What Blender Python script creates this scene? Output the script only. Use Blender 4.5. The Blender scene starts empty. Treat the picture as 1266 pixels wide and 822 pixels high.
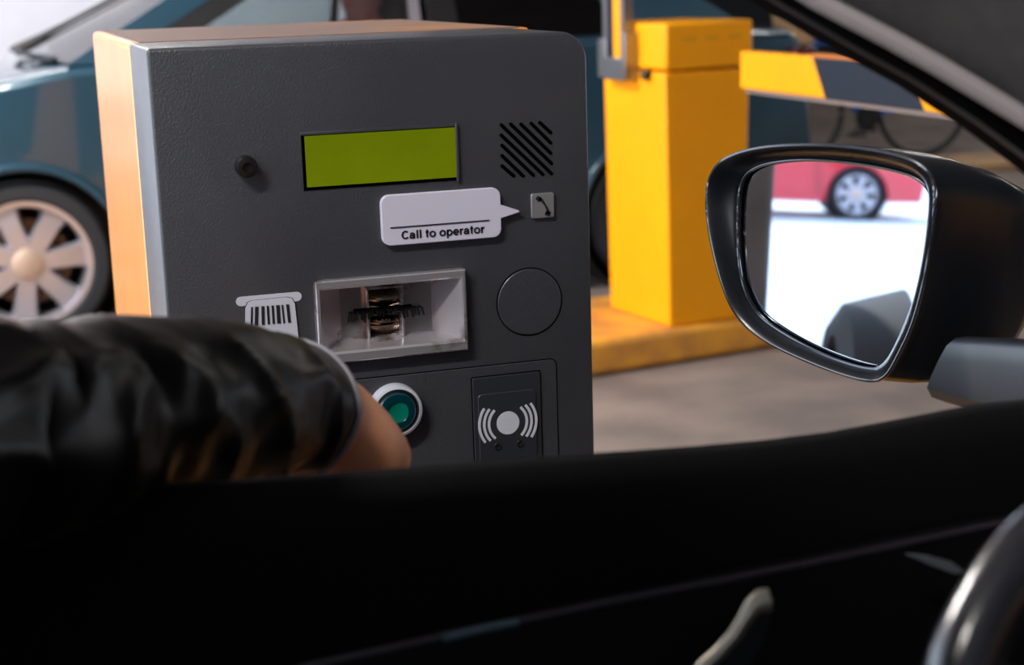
import bpy, bmesh, math, random
from mathutils import Vector, Matrix, noise
random.seed(7)
S = bpy.context.scene
COL = S.collection
PI = math.pi
V = Vector
def R(d): return math.radians(d)

# ------------------------------------------------------------------ camera model (eye of the photographer, 1.30 m up, between the front seats)
FPX = 1997.9
psi, th, ro = R(17.72), R(12.436), R(1.761)
CF = V((math.sin(psi)*math.cos(th), math.cos(psi)*math.cos(th), -math.sin(th)))
_R0 = V((math.cos(psi), -math.sin(psi), 0)); _U0 = _R0.cross(CF)
CR = _R0*math.cos(ro) - _U0*math.sin(ro)
CU = _R0*math.sin(ro) + _U0*math.cos(ro)
CO = V((0, 0, 1.30))
def ray(x, y): return CF*FPX + CR*(x-633) - CU*(y-411)
def atY(x, y, Y): d = ray(x, y); return CO + d*(Y/d.y)
def atZ(x, y, Z): d = ray(x, y); return CO + d*((Z-1.3)/d.z)
def atD(x, y, D): return CO + ray(x, y)*(D/FPX)
def atP(x, y, p, n): d = ray(x, y); return CO + d*((p-CO).dot(n)/d.dot(n))

# ------------------------------------------------------------------ materials
def lin(c):
    return tuple(((v/12.92) if v <= .04045 else ((v+.055)/1.055)**2.4) for v in (x/255 for x in c))
def mat(name, rgb, rough=.5, metal=0., spec=.5, coat=0., coat_rough=.1, sheen=0., sheen_tint=(1,1,1), trans=0., emit=None, emit_s=0.,
        noise_scale=0, noise_amt=0., rgb2=None, bump=0., bump_scale=60, bump_dist=.002, detail=4, lo=.35, hi=.65, alpha=1., sss=0., obj_coords=True, rough_noise=0.):
    m = bpy.data.materials.new(name); m.use_nodes = True
    nt = m.node_tree; b = nt.nodes['Principled BSDF']; L = nt.links
    col = (*lin(rgb), 1)
    b.inputs['Base Color'].default_value = col
    b.inputs['Roughness'].default_value = rough
    b.inputs['Metallic'].default_value = metal
    b.inputs['Specular IOR Level'].default_value = spec
    b.inputs['Coat Weight'].default_value = coat
    b.inputs['Coat Roughness'].default_value = coat_rough
    b.inputs['Sheen Weight'].default_value = sheen
    b.inputs['Sheen Tint'].default_value = (*sheen_tint, 1)
    b.inputs['Transmission Weight'].default_value = trans
    b.inputs['Alpha'].default_value = alpha
    if sss:
        b.inputs['Subsurface Weight'].default_value = sss
        b.inputs['Subsurface Radius'].default_value = (.01, .004, .002)
        b.inputs['Subsurface Scale'].default_value = 1
    if emit:
        b.inputs['Emission Color'].default_value = (*lin(emit), 1); b.inputs['Emission Strength'].default_value = emit_s
    tc = nt.nodes.new('ShaderNodeTexCoord')
    if rgb2 is not None:
        n = nt.nodes.new('ShaderNodeTexNoise'); n.inputs['Scale'].default_value = noise_scale; n.inputs['Detail'].default_value = detail
        L.new(tc.outputs['Object'], n.inputs['Vector'])
        r = nt.nodes.new('ShaderNodeMapRange'); r.inputs['From Min'].default_value = lo; r.inputs['From Max'].default_value = hi
        L.new(n.outputs['Fac'], r.inputs['Value'])
        mx = nt.nodes.new('ShaderNodeMix'); mx.data_type = 'RGBA'
        mx.inputs[6].default_value = col; mx.inputs[7].default_value = (*lin(rgb2), 1)
        L.new(r.outputs['Result'], mx.inputs[0]); L.new(mx.outputs[2], b.inputs['Base Color'])
        if rough_noise:
            a = nt.nodes.new('ShaderNodeMath'); a.operation = 'MULTIPLY_ADD'
            a.inputs[1].default_value = rough_noise; a.inputs[2].default_value = rough
            L.new(r.outputs['Result'], a.inputs[0]); L.new(a.outputs[0], b.inputs['Roughness'])
    if bump:
        n2 = nt.nodes.new('ShaderNodeTexNoise'); n2.inputs['Scale'].default_value = bump_scale; n2.inputs['Detail'].default_value = 3
        L.new(tc.outputs['Object'], n2.inputs['Vector'])
        bp = nt.nodes.new('ShaderNodeBump'); bp.inputs['Strength'].default_value = bump; bp.inputs['Distance'].default_value = bump_dist
        L.new(n2.outputs['Fac'], bp.inputs['Height']); L.new(bp.outputs['Normal'], b.inputs['Normal'])
    return m
def glass_mat(name, tint, gloss=.08, rough=.02):
    m = bpy.data.materials.new(name); m.use_nodes = True
    nt = m.node_tree; nt.nodes.clear()
    o = nt.nodes.new('ShaderNodeOutputMaterial'); t = nt.nodes.new('ShaderNodeBsdfTransparent'); g = nt.nodes.new('ShaderNodeBsdfGlossy')
    t.inputs[0].default_value = (*tint, 1); g.inputs['Roughness'].default_value = rough
    f = nt.nodes.new('ShaderNodeFresnel'); f.inputs['IOR'].default_value = 1.5
    a = nt.nodes.new('ShaderNodeMath'); a.operation = 'ADD'; a.inputs[1].default_value = gloss
    mx = nt.nodes.new('ShaderNodeMixShader')
    nt.links.new(f.outputs[0], a.inputs[0]); nt.links.new(a.outputs[0], mx.inputs[0])
    nt.links.new(t.outputs[0], mx.inputs[1]); nt.links.new(g.outputs[0], mx.inputs[2]); nt.links.new(mx.outputs[0], o.inputs[0])
    return m

# ------------------------------------------------------------------ mesh helpers
def bx(bm, lo, hi, mi=0, M=None):
    x0, y0, z0 = lo; x1, y1, z1 = hi
    vs = [V(p) for p in ((x0,y0,z0),(x1,y0,z0),(x1,y1,z0),(x0,y1,z0),(x0,y0,z1),(x1,y0,z1),(x1,y1,z1),(x0,y1,z1))]
    if M: vs = [M @ v for v in vs]
    vs = [bm.verts.new(v) for v in vs]
    for f in ((0,3,2,1),(4,5,6,7),(0,1,5,4),(1,2,6,5),(2,3,7,6),(3,0,4,7)):
        fc = bm.faces.new([vs[i] for i in f]); fc.material_index = mi
def prism(bm, pts, off, mi=0, cap=True):
    a = [bm.verts.new(V(p)) for p in pts]; b = [bm.verts.new(V(p)+V(off)) for p in pts]
    n = len(a)
    fs = []
    if cap: fs += [bm.faces.new(a), bm.faces.new(b[::-1])]
    for i in range(n):
        fs.append(bm.faces.new((a[i], b[i], b[(i+1) % n], a[(i+1) % n])))
    for f in fs: f.material_index = mi
    return fs
def loft(bm, rings, closed=True, cap0=True, cap1=True, mi=0):
    rr = [[bm.verts.new(V(p)) for p in r] for r in rings]
    n = len(rr[0])
    for a, b in zip(rr, rr[1:]):
        for i in range(n if closed else n-1):
            j = (i+1) % n
            f = bm.faces.new((a[i], a[j], b[j], b[i])); f.material_index = mi
    if closed and cap0: bm.faces.new(rr[0][::-1]).material_index = mi
    if closed and cap1: bm.faces.new(rr[-1]).material_index = mi
    return rr
def frame_for(t, up=V((0, 0, 1))):
    t = t.normalized(); s = t.cross(up)
    if s.length < 1e-4: s = t.cross(V((1, 0, 0)))
    s.normalize(); return s, s.cross(t).normalized()
def tube(bm, pts, rad, n=12, closed=False, mi=0, squash=1.):
    pts = [V(p) for p in pts]; rings = []
    N = len(pts)
    for i, p in enumerate(pts):
        if closed: t = pts[(i+1) % N]-pts[i-1]
        else: t = pts[min(i+1, N-1)]-pts[max(i-1, 0)]
        s, u = frame_for(t)
        r = rad[i] if isinstance(rad, (list, tuple)) else rad
        rings.append([p + s*math.cos(2*PI*k/n)*r*squash + u*math.sin(2*PI*k/n)*r for k in range(n)])
    if closed: rings.append(rings[0]); loft(bm, rings, True, False, False, mi)
    else: loft(bm, rings, mi=mi)
def lathe(bm, prof, o, ax, n=32, mi=0):
    """prof: list of (radius, distance along axis)"""
    o = V(o); ax = V(ax).normalized(); s, u = frame_for(ax, V((0, 0, 1)) if abs(ax.z) < .9 else V((1, 0, 0)))
    rings = [[o + ax*d + (s*math.cos(2*PI*k/n) + u*math.sin(2*PI*k/n))*max(r, 1e-5) for k in range(n)] for r, d in prof]
    loft(bm, rings, True, prof[0][0] < .0015, prof[-1][0] < .0015, mi)
def sm(pts, it=2, closed=True):
    pts = [V(p) for p in pts]
    for _ in range(it):
        q = []
        n = len(pts)
        for i in range(n if closed else n-1):
            a, b = pts[i], pts[(i+1) % n]
            q += [a*.75+b*.25, a*.25+b*.75]
        if not closed: q = [pts[0]] + q + [pts[-1]]
        pts = q
    return pts
def rrect(x0, z0, x1, z1, r, n=6, corners=(1,1,1,1)):
    """rounded rectangle in (x, z): corners bl, br, tr, tl"""
    out = []
    for (cx, cz, a0, on, px, pz) in ((x0+r, z0+r, 180, corners[0], x0, z0), (x1-r, z0+r, 270, corners[1], x1, z0), (x1-r, z1-r, 0, corners[2], x1, z1), (x0+r, z1-r, 90, corners[3], x0, z1)):
        if not on: out.append((px, pz)); continue
        for k in range(n+1):
            a = R(a0+90*k/n); out.append((cx+r*math.cos(a), cz+r*math.sin(a)))
    return out
def finish(bm):
    bmesh.ops.remove_doubles(bm, verts=bm.verts, dist=1e-6)
    bmesh.ops.recalc_face_normals(bm, faces=bm.faces)
def obj(name, bm, mats, parent=None, smooth=True, bevel=0, seg=2, sub=0, ang=35, tri=False):
    finish(bm)
    if tri:
        bmesh.ops.triangulate(bm, faces=[f for f in bm.faces if len(f.verts) > 4])
    me = bpy.data.meshes.new(name); bm.to_mesh(me); bm.free()
    for m in (mats if isinstance(mats, (list, tuple)) else [mats]): me.materials.append(m)
    o = bpy.data.objects.new(name, me); COL.objects.link(o)
    if parent is not None:
        o.parent = parent
        o.location = -V(parent.get('_org', (0, 0, 0)))
    if bevel:
        md = o.modifiers.new('Bevel', 'BEVEL'); md.width = bevel; md.segments = seg; md.limit_method = 'ANGLE'; md.angle_limit = R(30); md.harden_normals = False
    if sub:
        md = o.modifiers.new('Sub', 'SUBSURF'); md.levels = sub; md.render_levels = sub
    if smooth:
        for p in me.polygons: p.use_smooth = True
        try: me.set_sharp_from_angle(angle=R(ang))
        except Exception: pass
    return o
def thing(name, label, cat, loc=(0, 0, 0), group=None):
    o = bpy.data.objects.new(name, None); COL.objects.link(o); o.location = loc; o.empty_display_size = .1
    o['_org'] = tuple(loc); o['label'] = label; o['category'] = cat
    if group: o['group'] = group
    return o
def struct(name, bm, m, **k):
    o = obj(name, bm, m, **k); o['kind'] = 'structure'; return o
def B(): return bmesh.new()

# ------------------------------------------------------------------ shared materials
M_asphalt = mat('asphalt', (138, 124, 116), .75, rgb2=(112, 102, 98), noise_scale=3, bump=.3, bump_scale=220, spec=.3)
M_conc_out = mat('outdoor_concrete', (205, 208, 212), .8, rgb2=(180, 184, 190), noise_scale=.8, bump=.1, bump_scale=80)
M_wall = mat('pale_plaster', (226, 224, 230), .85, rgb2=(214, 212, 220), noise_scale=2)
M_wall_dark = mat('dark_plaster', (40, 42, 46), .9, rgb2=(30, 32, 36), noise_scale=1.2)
M_ceil = mat('ceiling_concrete', (170, 170, 172), .9, rgb2=(155, 155, 158), noise_scale=1.5)
M_kerb = mat('worn_yellow_kerb_paint', (232, 160, 48), .6, rgb2=(196, 132, 60), noise_scale=9, bump=.5, bump_scale=60, bump_dist=.004)
M_kerb_tan = mat('tan_kerb', (176, 142, 104), .8, rgb2=(150, 122, 96), noise_scale=5, bump=.3)
M_col = mat('column_grey', (92, 94, 100), .8, rgb2=(74, 76, 82), noise_scale=6, bump=.3, bump_scale=90)
M_char = mat('charcoal_wrinkle_powder_coat', (61, 62, 67), .4, spec=.5, coat=.25, coat_rough=.25, rgb2=(54, 55, 60), noise_scale=5, bump=.5, bump_scale=480, bump_dist=.0012)
M_cover_edge = M_char
M_orange = mat('orange_yellow_gloss_paint', (255, 160, 0), .34, spec=.4, coat=.55, coat_rough=.16, rgb2=(246, 150, 10), noise_scale=7, bump=.15, bump_scale=120, bump_dist=.001)
M_line = mat('seam_black', (4, 4, 5), .9, spec=.02)
M_white_pl = mat('white_sign_plastic', (206, 202, 218), .45, spec=.4)
M_print = mat('black_print', (22, 22, 28), .6)
M_white_print = mat('white_print', (200, 200, 212), .6)
M_lcd = mat('green_liquid_crystal', (112, 128, 2), .5, spec=.12, emit=(128, 140, 0), emit_s=.12, rgb2=(102, 117, 0), noise_scale=14)
M_black_pl = mat('black_plastic', (16, 16, 18), .35, spec=.5)
M_chrome = mat('worn_chrome', (208, 202, 206), .2, metal=.7, rgb2=(96, 78, 70), noise_scale=26, lo=.56, hi=.68, rough_noise=.3, detail=8)
M_chrome_dk = mat('polished_chrome_insert', (150, 128, 110), .1, metal=1.)
M_steel = mat('brushed_steel', (150, 148, 150), .35, metal=.9)
M_bristle = mat('black_bristle', (3, 3, 4), .6, spec=.15)
M_lens = mat('teal_button_lens', (2, 50, 60), .12, spec=.6, coat=.5)
M_lens2 = mat('green_button_centre', (4, 112, 92), .2, spec=.5, emit=(0, 90, 70), emit_s=.05)
M_reader = mat('reader_dark_plastic', (44, 46, 52), .38, spec=.5, bump=.15, bump_scale=400, bump_dist=.0005)
M_cab = mat('yellow_cabinet_paint', (255, 168, 0), .45, spec=.3, rgb2=(250, 162, 0), noise_scale=3)
M_navy = mat('dark_navy_stripe', (30, 38, 50), .5, spec=.25)
M_rubber_grey = mat('grey_rubber_edge', (128, 114, 108), .7)
M_teal = mat('dark_teal_car_paint', (34, 70, 88), .28, coat=1., coat_rough=.05, metal=.3)
M_teal_b = mat('bright_teal_car_paint', (34, 116, 150), .28, coat=1., coat_rough=.05, metal=.2)
M_red = mat('red_car_paint', (196, 24, 44), .3, coat=1., coat_rough=.05)
M_tyre = mat('tyre_rubber', (26, 28, 32), .75, bump=.3, bump_scale=90)
M_alloy = mat('silver_alloy', (186, 184, 194), .32, metal=.75)
M_brake = mat('rusty_brake', (104, 72, 48), .6, metal=.3)
M_trimblk = mat('black_trim', (12, 12, 14), .5)
M_glass = glass_mat('clear_car_glass', (.82, .87, .88), .05)
M_wind = glass_mat('windscreen_glass', (.84, .87, .9), .12)
M_tint = glass_mat('privacy_glass', (.03, .035, .04), .0)
M_lamp = mat('lamp_glass', (210, 216, 222), .1, spec=.8)
M_tail = mat('tail_lamp_red', (70, 6, 10), .15)
M_plate = mat('plate_white', (220, 220, 220), .5)
M_seat = mat('seat_fabric_dark', (24, 25, 28), .9)
M_int = mat('black_soft_trim', (5, 5, 6), .72, spec=.06, bump=.2, bump_scale=500, bump_dist=.0004)
M_int2 = mat('black_hard_trim', (5, 5, 7), .55, spec=.12)
M_pillar = mat('dark_grey_pillar_trim', (78, 75, 73), .85, rgb2=(70, 68, 67), noise_scale=60, spec=.2)
M_pillar_hi = mat('grey_piping_highlight', (140, 132, 132), .5)
M_gloss_blk = mat('gloss_black_paint', (8, 10, 13), .22, coat=.8, coat_rough=.06)
M_rimblk = mat('satin_black_rim', (14, 17, 22), .26, spec=.6)
M_satin = mat('satin_silver_lever', (150, 142, 128), .38, metal=.8)
M_trimline = mat('thin_trim_strip', (42, 38, 44), .35, metal=.3)
M_leather = mat('black_wheel_leather', (14, 16, 22), .2, spec=.7, coat=1., coat_rough=.2)
M_jacket = mat('black_satin_jacket', (4, 4, 4), .37, spec=.19, sheen=.02, sheen_tint=(.75, .5, .3), bump=.1, bump_scale=320, bump_dist=.0006)  # warm sheen tint stands in for brown light reflected on the sleeve
M_lining = mat('grey_cuff_lining', (140, 138, 146), .8)
M_skin = mat('warm_skin', (240, 164, 118), .5, rgb2=(228, 148, 104), noise_scale=30, sss=.12, bump=.15, bump_scale=260, bump_dist=.0006)
M_skin2 = mat('pink_skin', (255, 176, 160), .5, rgb2=(244, 130, 120), noise_scale=18, sss=.1)
M_hair = mat('dark_hair', (28, 22, 20), .6)
M_cloth_dk = mat('dark_clothes', (22, 24, 28), .9)
M_blue_fr = mat('blue_bicycle_paint', (18, 84, 176), .3, coat=.6)
M_wicker = mat('tan_wicker', (196, 158, 118), .8, rgb2=(166, 128, 92), noise_scale=60)
M_orange_pl = mat('orange_fork_paint', (170, 110, 60), .45)
def mirror_mat():
    m = mat('mirror_silver', (222, 232, 242), .015, metal=1.)
    return m
M_mirror = mirror_mat()

# ================================================================== THE SETTING
b = B(); bx(b, (-3.2, -7, -.2), (26, 22, 0)); struct('floor', b, M_asphalt, smooth=False)
b = B(); bx(b, (-60, -30, -.21), (-3.2, 40, 0)); struct('floor_outdoor', b, M_conc_out, smooth=False)
b = B(); bx(b, (-3.6, 9.6, 0), (2.6, 9.9, 3.4)); struct('wall_left', b, M_wall, smooth=False)
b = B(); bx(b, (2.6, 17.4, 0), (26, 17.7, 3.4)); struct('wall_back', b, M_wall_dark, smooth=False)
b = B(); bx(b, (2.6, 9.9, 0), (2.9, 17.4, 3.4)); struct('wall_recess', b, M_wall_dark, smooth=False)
b = B(); bx(b, (-3.6, -7, 0), (26, -6.8, 3.4)); struct('wall_light_block', b, M_ceil, smooth=False)  # unseen wall, added to cut the light from this side
b = B(); bx(b, (-3.0, -7, 3.4), (26.3, 17.7, 3.65)); struct('ceiling', b, M_ceil, smooth=False)
b = B(); bx(b, (-2.15, 1.10, 0), (-1.95, 1.27, 3.4)); struct('column', b, M_col, smooth=False, bevel=.015)
# barrier island with the painted kerb, turned 10 degrees
IA = R(10); I0 = V((1.83, 4.843, 0))
IM = Matrix.Translation(I0) @ Matrix.Rotation(IA, 4, 'Z')
b = B(); bx(b, (-2.6, 0, 0), (2.6, .66, .12), M=IM); struct('kerb', b, M_kerb, bevel=.025, seg=3)
b = B(); bx(b, (-1.6, 1.32, 0), (1.3, 2.25, .12)); struct('kerb_near', b, M_kerb, bevel=.025, seg=3)
b = B(); bx(b, (5.75, 8.75, 0), (12, 9.2, .07)); struct('kerb_far', b, M_kerb_tan, bevel=.02)

# ================================================================== TICKET MACHINE
YK = 1.40
KS = YK/1.10
def kp(x, z): return (x*KS, 1.3+(z-1.3)*KS)                 # figures taken on a 1.10 m plane, moved to the machine's face
def kpx(px, py): p = atY(px, py, YK); return (p.x, p.z)
KX0, KX1, KZ1 = .1048*KS, .4144*KS, 1.3+(1.2604-1.3)*KS
tm = thing('ticket_machine', 'charcoal fronted orange sided parking ticket machine with green display and chrome slot', 'ticket machine', (.33, 1.72, .12))
COV = .156
b = B(); bx(b, (KX0, YK+COV+.004, .12), (KX1+.0012, 2.055, KZ1)); obj('cabinet_body', b, M_orange, tm, bevel=.006, seg=3)
b = B(); bx(b, (KX0+.010, YK+COV+.008, KZ1-.002), (KX1-.010, 2.048, KZ1+.0006)); obj('top_reflection', b, mat('mauve_top_reflection', (128, 106, 98), .6, spec=.15, rgb2=(176, 118, 66), noise_scale=6, lo=.5, hi=.75), tm, bevel=.0004)  # thin sheet; the top's mauve reflection is put into its colour
b = B()
out = rrect(KX0, .15, KX1, KZ1, .026, 8, (0, 0, 1, 0))
prism(b, [(x, YK, z) for x, z in out], (0, COV, 0)); fc = obj('front_cover', b, M_char, tm, bevel=.0035, seg=3)
def cut(o, lo, hi):
    bm = B(); bx(bm, lo, hi); bmesh.ops.recalc_face_normals(bm, faces=bm.faces)
    me = bpy.data.meshes.new('cutter'); bm.to_mesh(me); bm.free(); c = bpy.data.objects.new('cutter', me); COL.objects.link(c); c.location = o.location
    if o.parent: c.parent = o.parent
    md = o.modifiers.new('Cut', 'BOOLEAN'); md.object = c; md.operation = 'DIFFERENCE'; md.solver = 'EXACT'
    dg = bpy.context.evaluated_depsgraph_get(); me2 = bpy.data.meshes.new_from_object(o.evaluated_get(dg))
    o.modifiers.clear(); o.data = me2; bpy.data.objects.remove(c)
    try: me2.set_sharp_from_angle(angle=R(35))
    except Exception: pass
(_a, _c), (_b, _d) = kp(.2067, 1.0375), kp(.3157, 1.0965)
cut(fc, (_a+.001, YK-.05, _c+.001), (_b-.001, YK+.06, _d-.001))
b = B(); prism(b, [(x*.994+.002, YK+COV-.001, z) for x, z in rrect(KX0+.001, .14, KX1-.002, KZ1-.0012, .024, 8, (0, 0, 1, 0))], (0, .006, 0)); obj('cover_seam', b, M_orange, tm)
def plate(pts, y0, y1): bb = B(); prism(bb, [(x, y0, z) for x, z in pts], (0, y1-y0, 0)); return bb
E_ = 1e-3
# display
(l0, z1), (l1, z0) = kp(.2064, 1.1973), kp(.3136, 1.1620)
b = B()
prism(b, [(l0-.003, YK-.0006, z0-.003), (l1+.003, YK-.0006, z0-.003), (l1+.003, YK-.0006, z1+.003), (l0-.003, YK-.0006, z1+.003)], (0, .002, 0))
dsp = obj('display', plate([(l0, z0), (l1, z0), (l1, z1), (l0, z1)], YK-.0012, YK+.001), M_lcd, tm)
obj('display_surround', b, M_line, dsp)
b = B(); bx(b, (l1, YK-.0035, z0-.004), (l1+.0022, YK, z1+.004)); bx(b, (l0-.004, YK-.0022, z1+.0005), (l1+.0022, YK, z1+.0032)); obj('display_rim', b, M_char, dsp, bevel=.0006)
# small round knob
(kx, kz) = kpx(303, 205)
b = B(); lathe(b, [(.0094, 0), (.0094, -.010), (.0082, -.013), (.0045, -.0135), (.004, -.011), (0, -.011)], (kx, YK, kz), (0, 1, 0), 28); obj('knob', b, M_black_pl, tm)
# speaker slots
sp = B()
for a_, c_ in (((105,385),(180,450)),((105,320),(240,450)),((105,255),(305,445)),((100,190),(365,440)),((100,125),(420,435)),((160,120),(420,370)),((225,120),(415,305)),((290,115),(415,240)),((345,110),(415,175))):
    p, q = V(kpx(600+a_[0]/5.136, 130+a_[1]/5.137)), V(kpx(600+c_[0]/5.136, 130+c_[1]/5.137))
    d = (q-p).normalized(); n_ = V((-d.y, d.x))*.00165
    poly = []
    for k in range(7): a = PI/2+PI*k/6; poly.append(p + d*math.cos(a)*.0015 + n_*math.sin(a))
    for k in range(7): a = -PI/2+PI*k/6; poly.append(q + d*math.cos(a)*.0015 + n_*math.sin(a))
    prism(sp, [(v.x, YK-.0007, v.y) for v in poly], (0, .002, 0))
obj('speaker_grille', sp, M_line, tm)
# speech bubble sign
pts = [kpx(*p) for p in ((473,299),(470,292),(467.5,249),(470,243),(477,240))]
bub = sm([(*kpx(469.5,303.5),0),(*kpx(468.5,240.5),0),(*kpx(614.5,232.2),0),(*kpx(616.5,251.2),0)], 0)
x0, zb = kp(.2568, 1.1172); x1, zt = kp(.3446, 1.1531)
pl = rrect(x0, zb, x1, zt, .008, 6)
# insert the pointer into the right side
i = max(range(len(pl)), key=lambda k: (round(pl[k][0], 5), -pl[k][1]))
right = [k for k in range(len(pl)) if abs(pl[k][0]-x1) < 1e-6]
lowk = min(right, key=lambda k: pl[k][1])
tipx, tipz = kpx(640, 260.5); ta = kpx(617.5, 269)[1]; tb = kpx(617.5, 252)[1]
pl = pl[:lowk+1] + [(x1, ta), (tipx, tipz-.0008), (tipx, tipz+.0008), (x1, tb)] + pl[lowk+1:]
sign = obj('call_sign', plate(pl, YK-.006, YK), M_white_pl, tm, bevel=.0008, tri=False)
b = B(); a1, c1 = kpx(480.7, 280.7), kpx(602.4, 271.2); zl = (a1[1]+c1[1])/2
bx(b, (a1[0], YK-.0066, zl-.0006), (c1[0], YK-.0058, zl+.0006)); obj('rule_line', b, M_print, sign)
(tx0, tz) = kpx(495, 294.3); (tx1, _) = kpx(595.5, 284)

def letter_sign(body, x0, z0, width, y, m, parent, name):
    """bold grotesque lettering drawn from strokes (em units: x-height .53, capitals .72)"""
    T_ = .162
    def arc(cx, cz, rx, rz, a0, a1, n=20): return [(cx+rx*math.cos(R(a0+(a1-a0)*k/n)), cz+rz*math.sin(R(a0+(a1-a0)*k/n))) for k in range(n+1)]
    G = {
     'C': (.70, [arc(.36, .36, .275, .305, 40, 320, 28)]),
     'a': (.56, [[(.07, .37)]+arc(.255, .335, .165, .135, 165, 20, 8)+[(.415, .30), (.415, .12), (.44, .0)], [(.40, .30), (.25, .275)]+arc(.20, .165, .125, .105, 95, 290, 10)+[(.30, .07), (.39, .15)]]),
     'l': (.28, [[(.14, 0), (.14, .72)]]),
     't': (.34, [[(.16, .68), (.16, .12)]+arc(.235, .125, .075, .075, 180, 275, 6), [(.02, .475), (.31, .475)]]),
     'o': (.61, [arc(.305, .265, .215, .215, 0, 360, 28)]),
     'p': (.61, [[(.125, -.19), (.125, .53)], arc(.315, .265, .195, .215, 0, 360, 28)]),
     'e': (.56, [[(.08, .255), (.48, .255)]+arc(.28, .265, .20, .21, 0, 318, 24)]),
     'r': (.39, [[(.125, 0), (.125, .53)], [(.125, .30)]+arc(.28, .30, .145, .165, 170, 88, 6)+[(.36, .462)]]),
     ' ': (.28, [])}
    strokes, x = [], 0
    for ch in body:
        wd, ss = G[ch]; strokes += [[(x+px_, pz_) for px_, pz_ in q] for q in ss]; x += wd
    k_ = width/x; bm = B()
    for q in strokes:
        q = [V((a, c_)) for a, c_ in q]; L1, R1 = [], []
        closed = (q[0]-q[-1]).length < 1e-4
        for i in range(len(q)):
            if closed: d = q[(i+1) % (len(q)-1)]-q[(i-1) % (len(q)-1)]
            else: d = q[min(i+1, len(q)-1)]-q[max(i-1, 0)]
            d.normalize(); n_ = V((-d.y, d.x)); hw = (T_*.5*(1 if abs(d.y) > .7 else .88))
            L1.append(q[i]+n_*hw); R1.append(q[i]-n_*hw)
        lv = [bm.verts.new((x0+v.x*k_, y, z0+v.y*k_)) for v in L1]; rv = [bm.verts.new((x0+v.x*k_, y, z0+v.y*k_)) for v in R1]
        for i in range(len(q)-1): bm.faces.new((lv[i], rv[i], rv[i+1], lv[i+1]))
    return obj(name, bm, m, parent, smooth=False)
letter_sign('Call to operator', tx0-.0006, tz-.0003, tx1-tx0+.0016, YK-.0065, M_print, sign, 'lettering')
# handset button
hx0, hz0 = kp(.3683, 1.1283); hx1, hz1 = kp(.3856, 1.1463)
hb = obj('call_button', plate(rrect(hx0, hz0, hx1, hz1, .0018, 4), YK-.0035, YK), mat('call_button_grey', (150, 150, 150), .35, metal=.5), tm, bevel=.0006)
b = B(); y = YK-.0042
hc = [kpx(x, yv) for x, yv in ((665, 244.5), (669, 248), (672.5, 253), (675, 258), (676.3, 264))]
w = [.0018, .0011, .0009, .0011, .0018]
L_, R_ = [], []
for k, p in enumerate(hc):
    q0, q1 = V(hc[max(k-1, 0)]), V(hc[min(k+1, 4)]); d = (q1-q0).normalized(); n_ = V((-d.y, d.x))
    L_.append(V(p)+n_*w[k]); R_.append(V(p)-n_*w[k])
prism(b, [(v.x, y, v.y) for v in L_+R_[::-1]], (0, .0009, 0))
for cx, cy, a in ((664.3, 245.3, 40), (675.6, 263.3, 20)):
    c_ = kpx(cx, cy); ca, sa = math.cos(R(a)), math.sin(R(a))
    prism(b, [(c_[0]+u*ca-v*sa, y, c_[1]-(u*sa+v*ca)) for u, v in rrect(-.0026, -.0020, .0026, .0020, .0008, 3)], (0, .0009, 0))
obj('handset_symbol', b, M_print, hb)
# ticket pictogram
tk = B()
def bar(p, q, r, y):
    p, q = V(p), V(q); d = (q-p).normalized(); n_ = V((-d.y, d.x)); poly = []
    for k in range(9): a = PI/2+PI*k/8; poly.append(p+(d*math.cos(a)+n_*math.sin(a))*r)
    for k in range(9): a = -PI/2+PI*k/8; poly.append(q+(d*math.cos(a)+n_*math.sin(a))*r)
    prism(tk, [(v.x, y, v.y) for v in poly], (0, .0012, 0))
bar(kpx(297.5, 372.6), kpx(367, 366.4), .0042, YK-.0008)
tks = obj('ticket_symbol', tk, M_white_print, tm)
b = B()
card = [kpx(*p) for p in ((302.5,420),(303,381),(306,373.8),(311,371.3),(354,367),(360.5,368.5),(364,375),(369.5,424))]
cc = V((sum(c[0] for c in card)/8, sum(c[1] for c in card)/8))
prism(b, [((c[0]-cc.x)*1.035+cc.x, YK-.0010, (c[1]-cc.y)*1.03+cc.y) for c in card], (0, .0009, 0)); obj('ticket_outline', b, M_print, tks)
b = B(); prism(b, [(c[0], YK-.0016, c[1]) for c in card], (0, .0012, 0)); obj('ticket_card', b, M_white_print, tks)
b = B()
for xa, xb, wd in ((311, 310.5, 2.2), (317, 316.5, 4.2), (324.5, 325, 3.6), (330.5, 332, 2.8), (336.5, 338, 2.8), (343, 344.5, 4.4), (348.5, 350.8, 2.2), (355, 357.5, 3.6)):
    ty = 379-(xa-311)*.072; by = 402.5-(xb-310.5)*.09
    prism(b, [(u, YK-.0021, v) for u, v in (kpx(xa-wd/2, ty), kpx(xa+wd/2, ty), kpx(xb+wd/2, by), kpx(xb-wd/2, by))], (0, .0008, 0))
obj('bar_code', b, M_print, tks)
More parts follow.
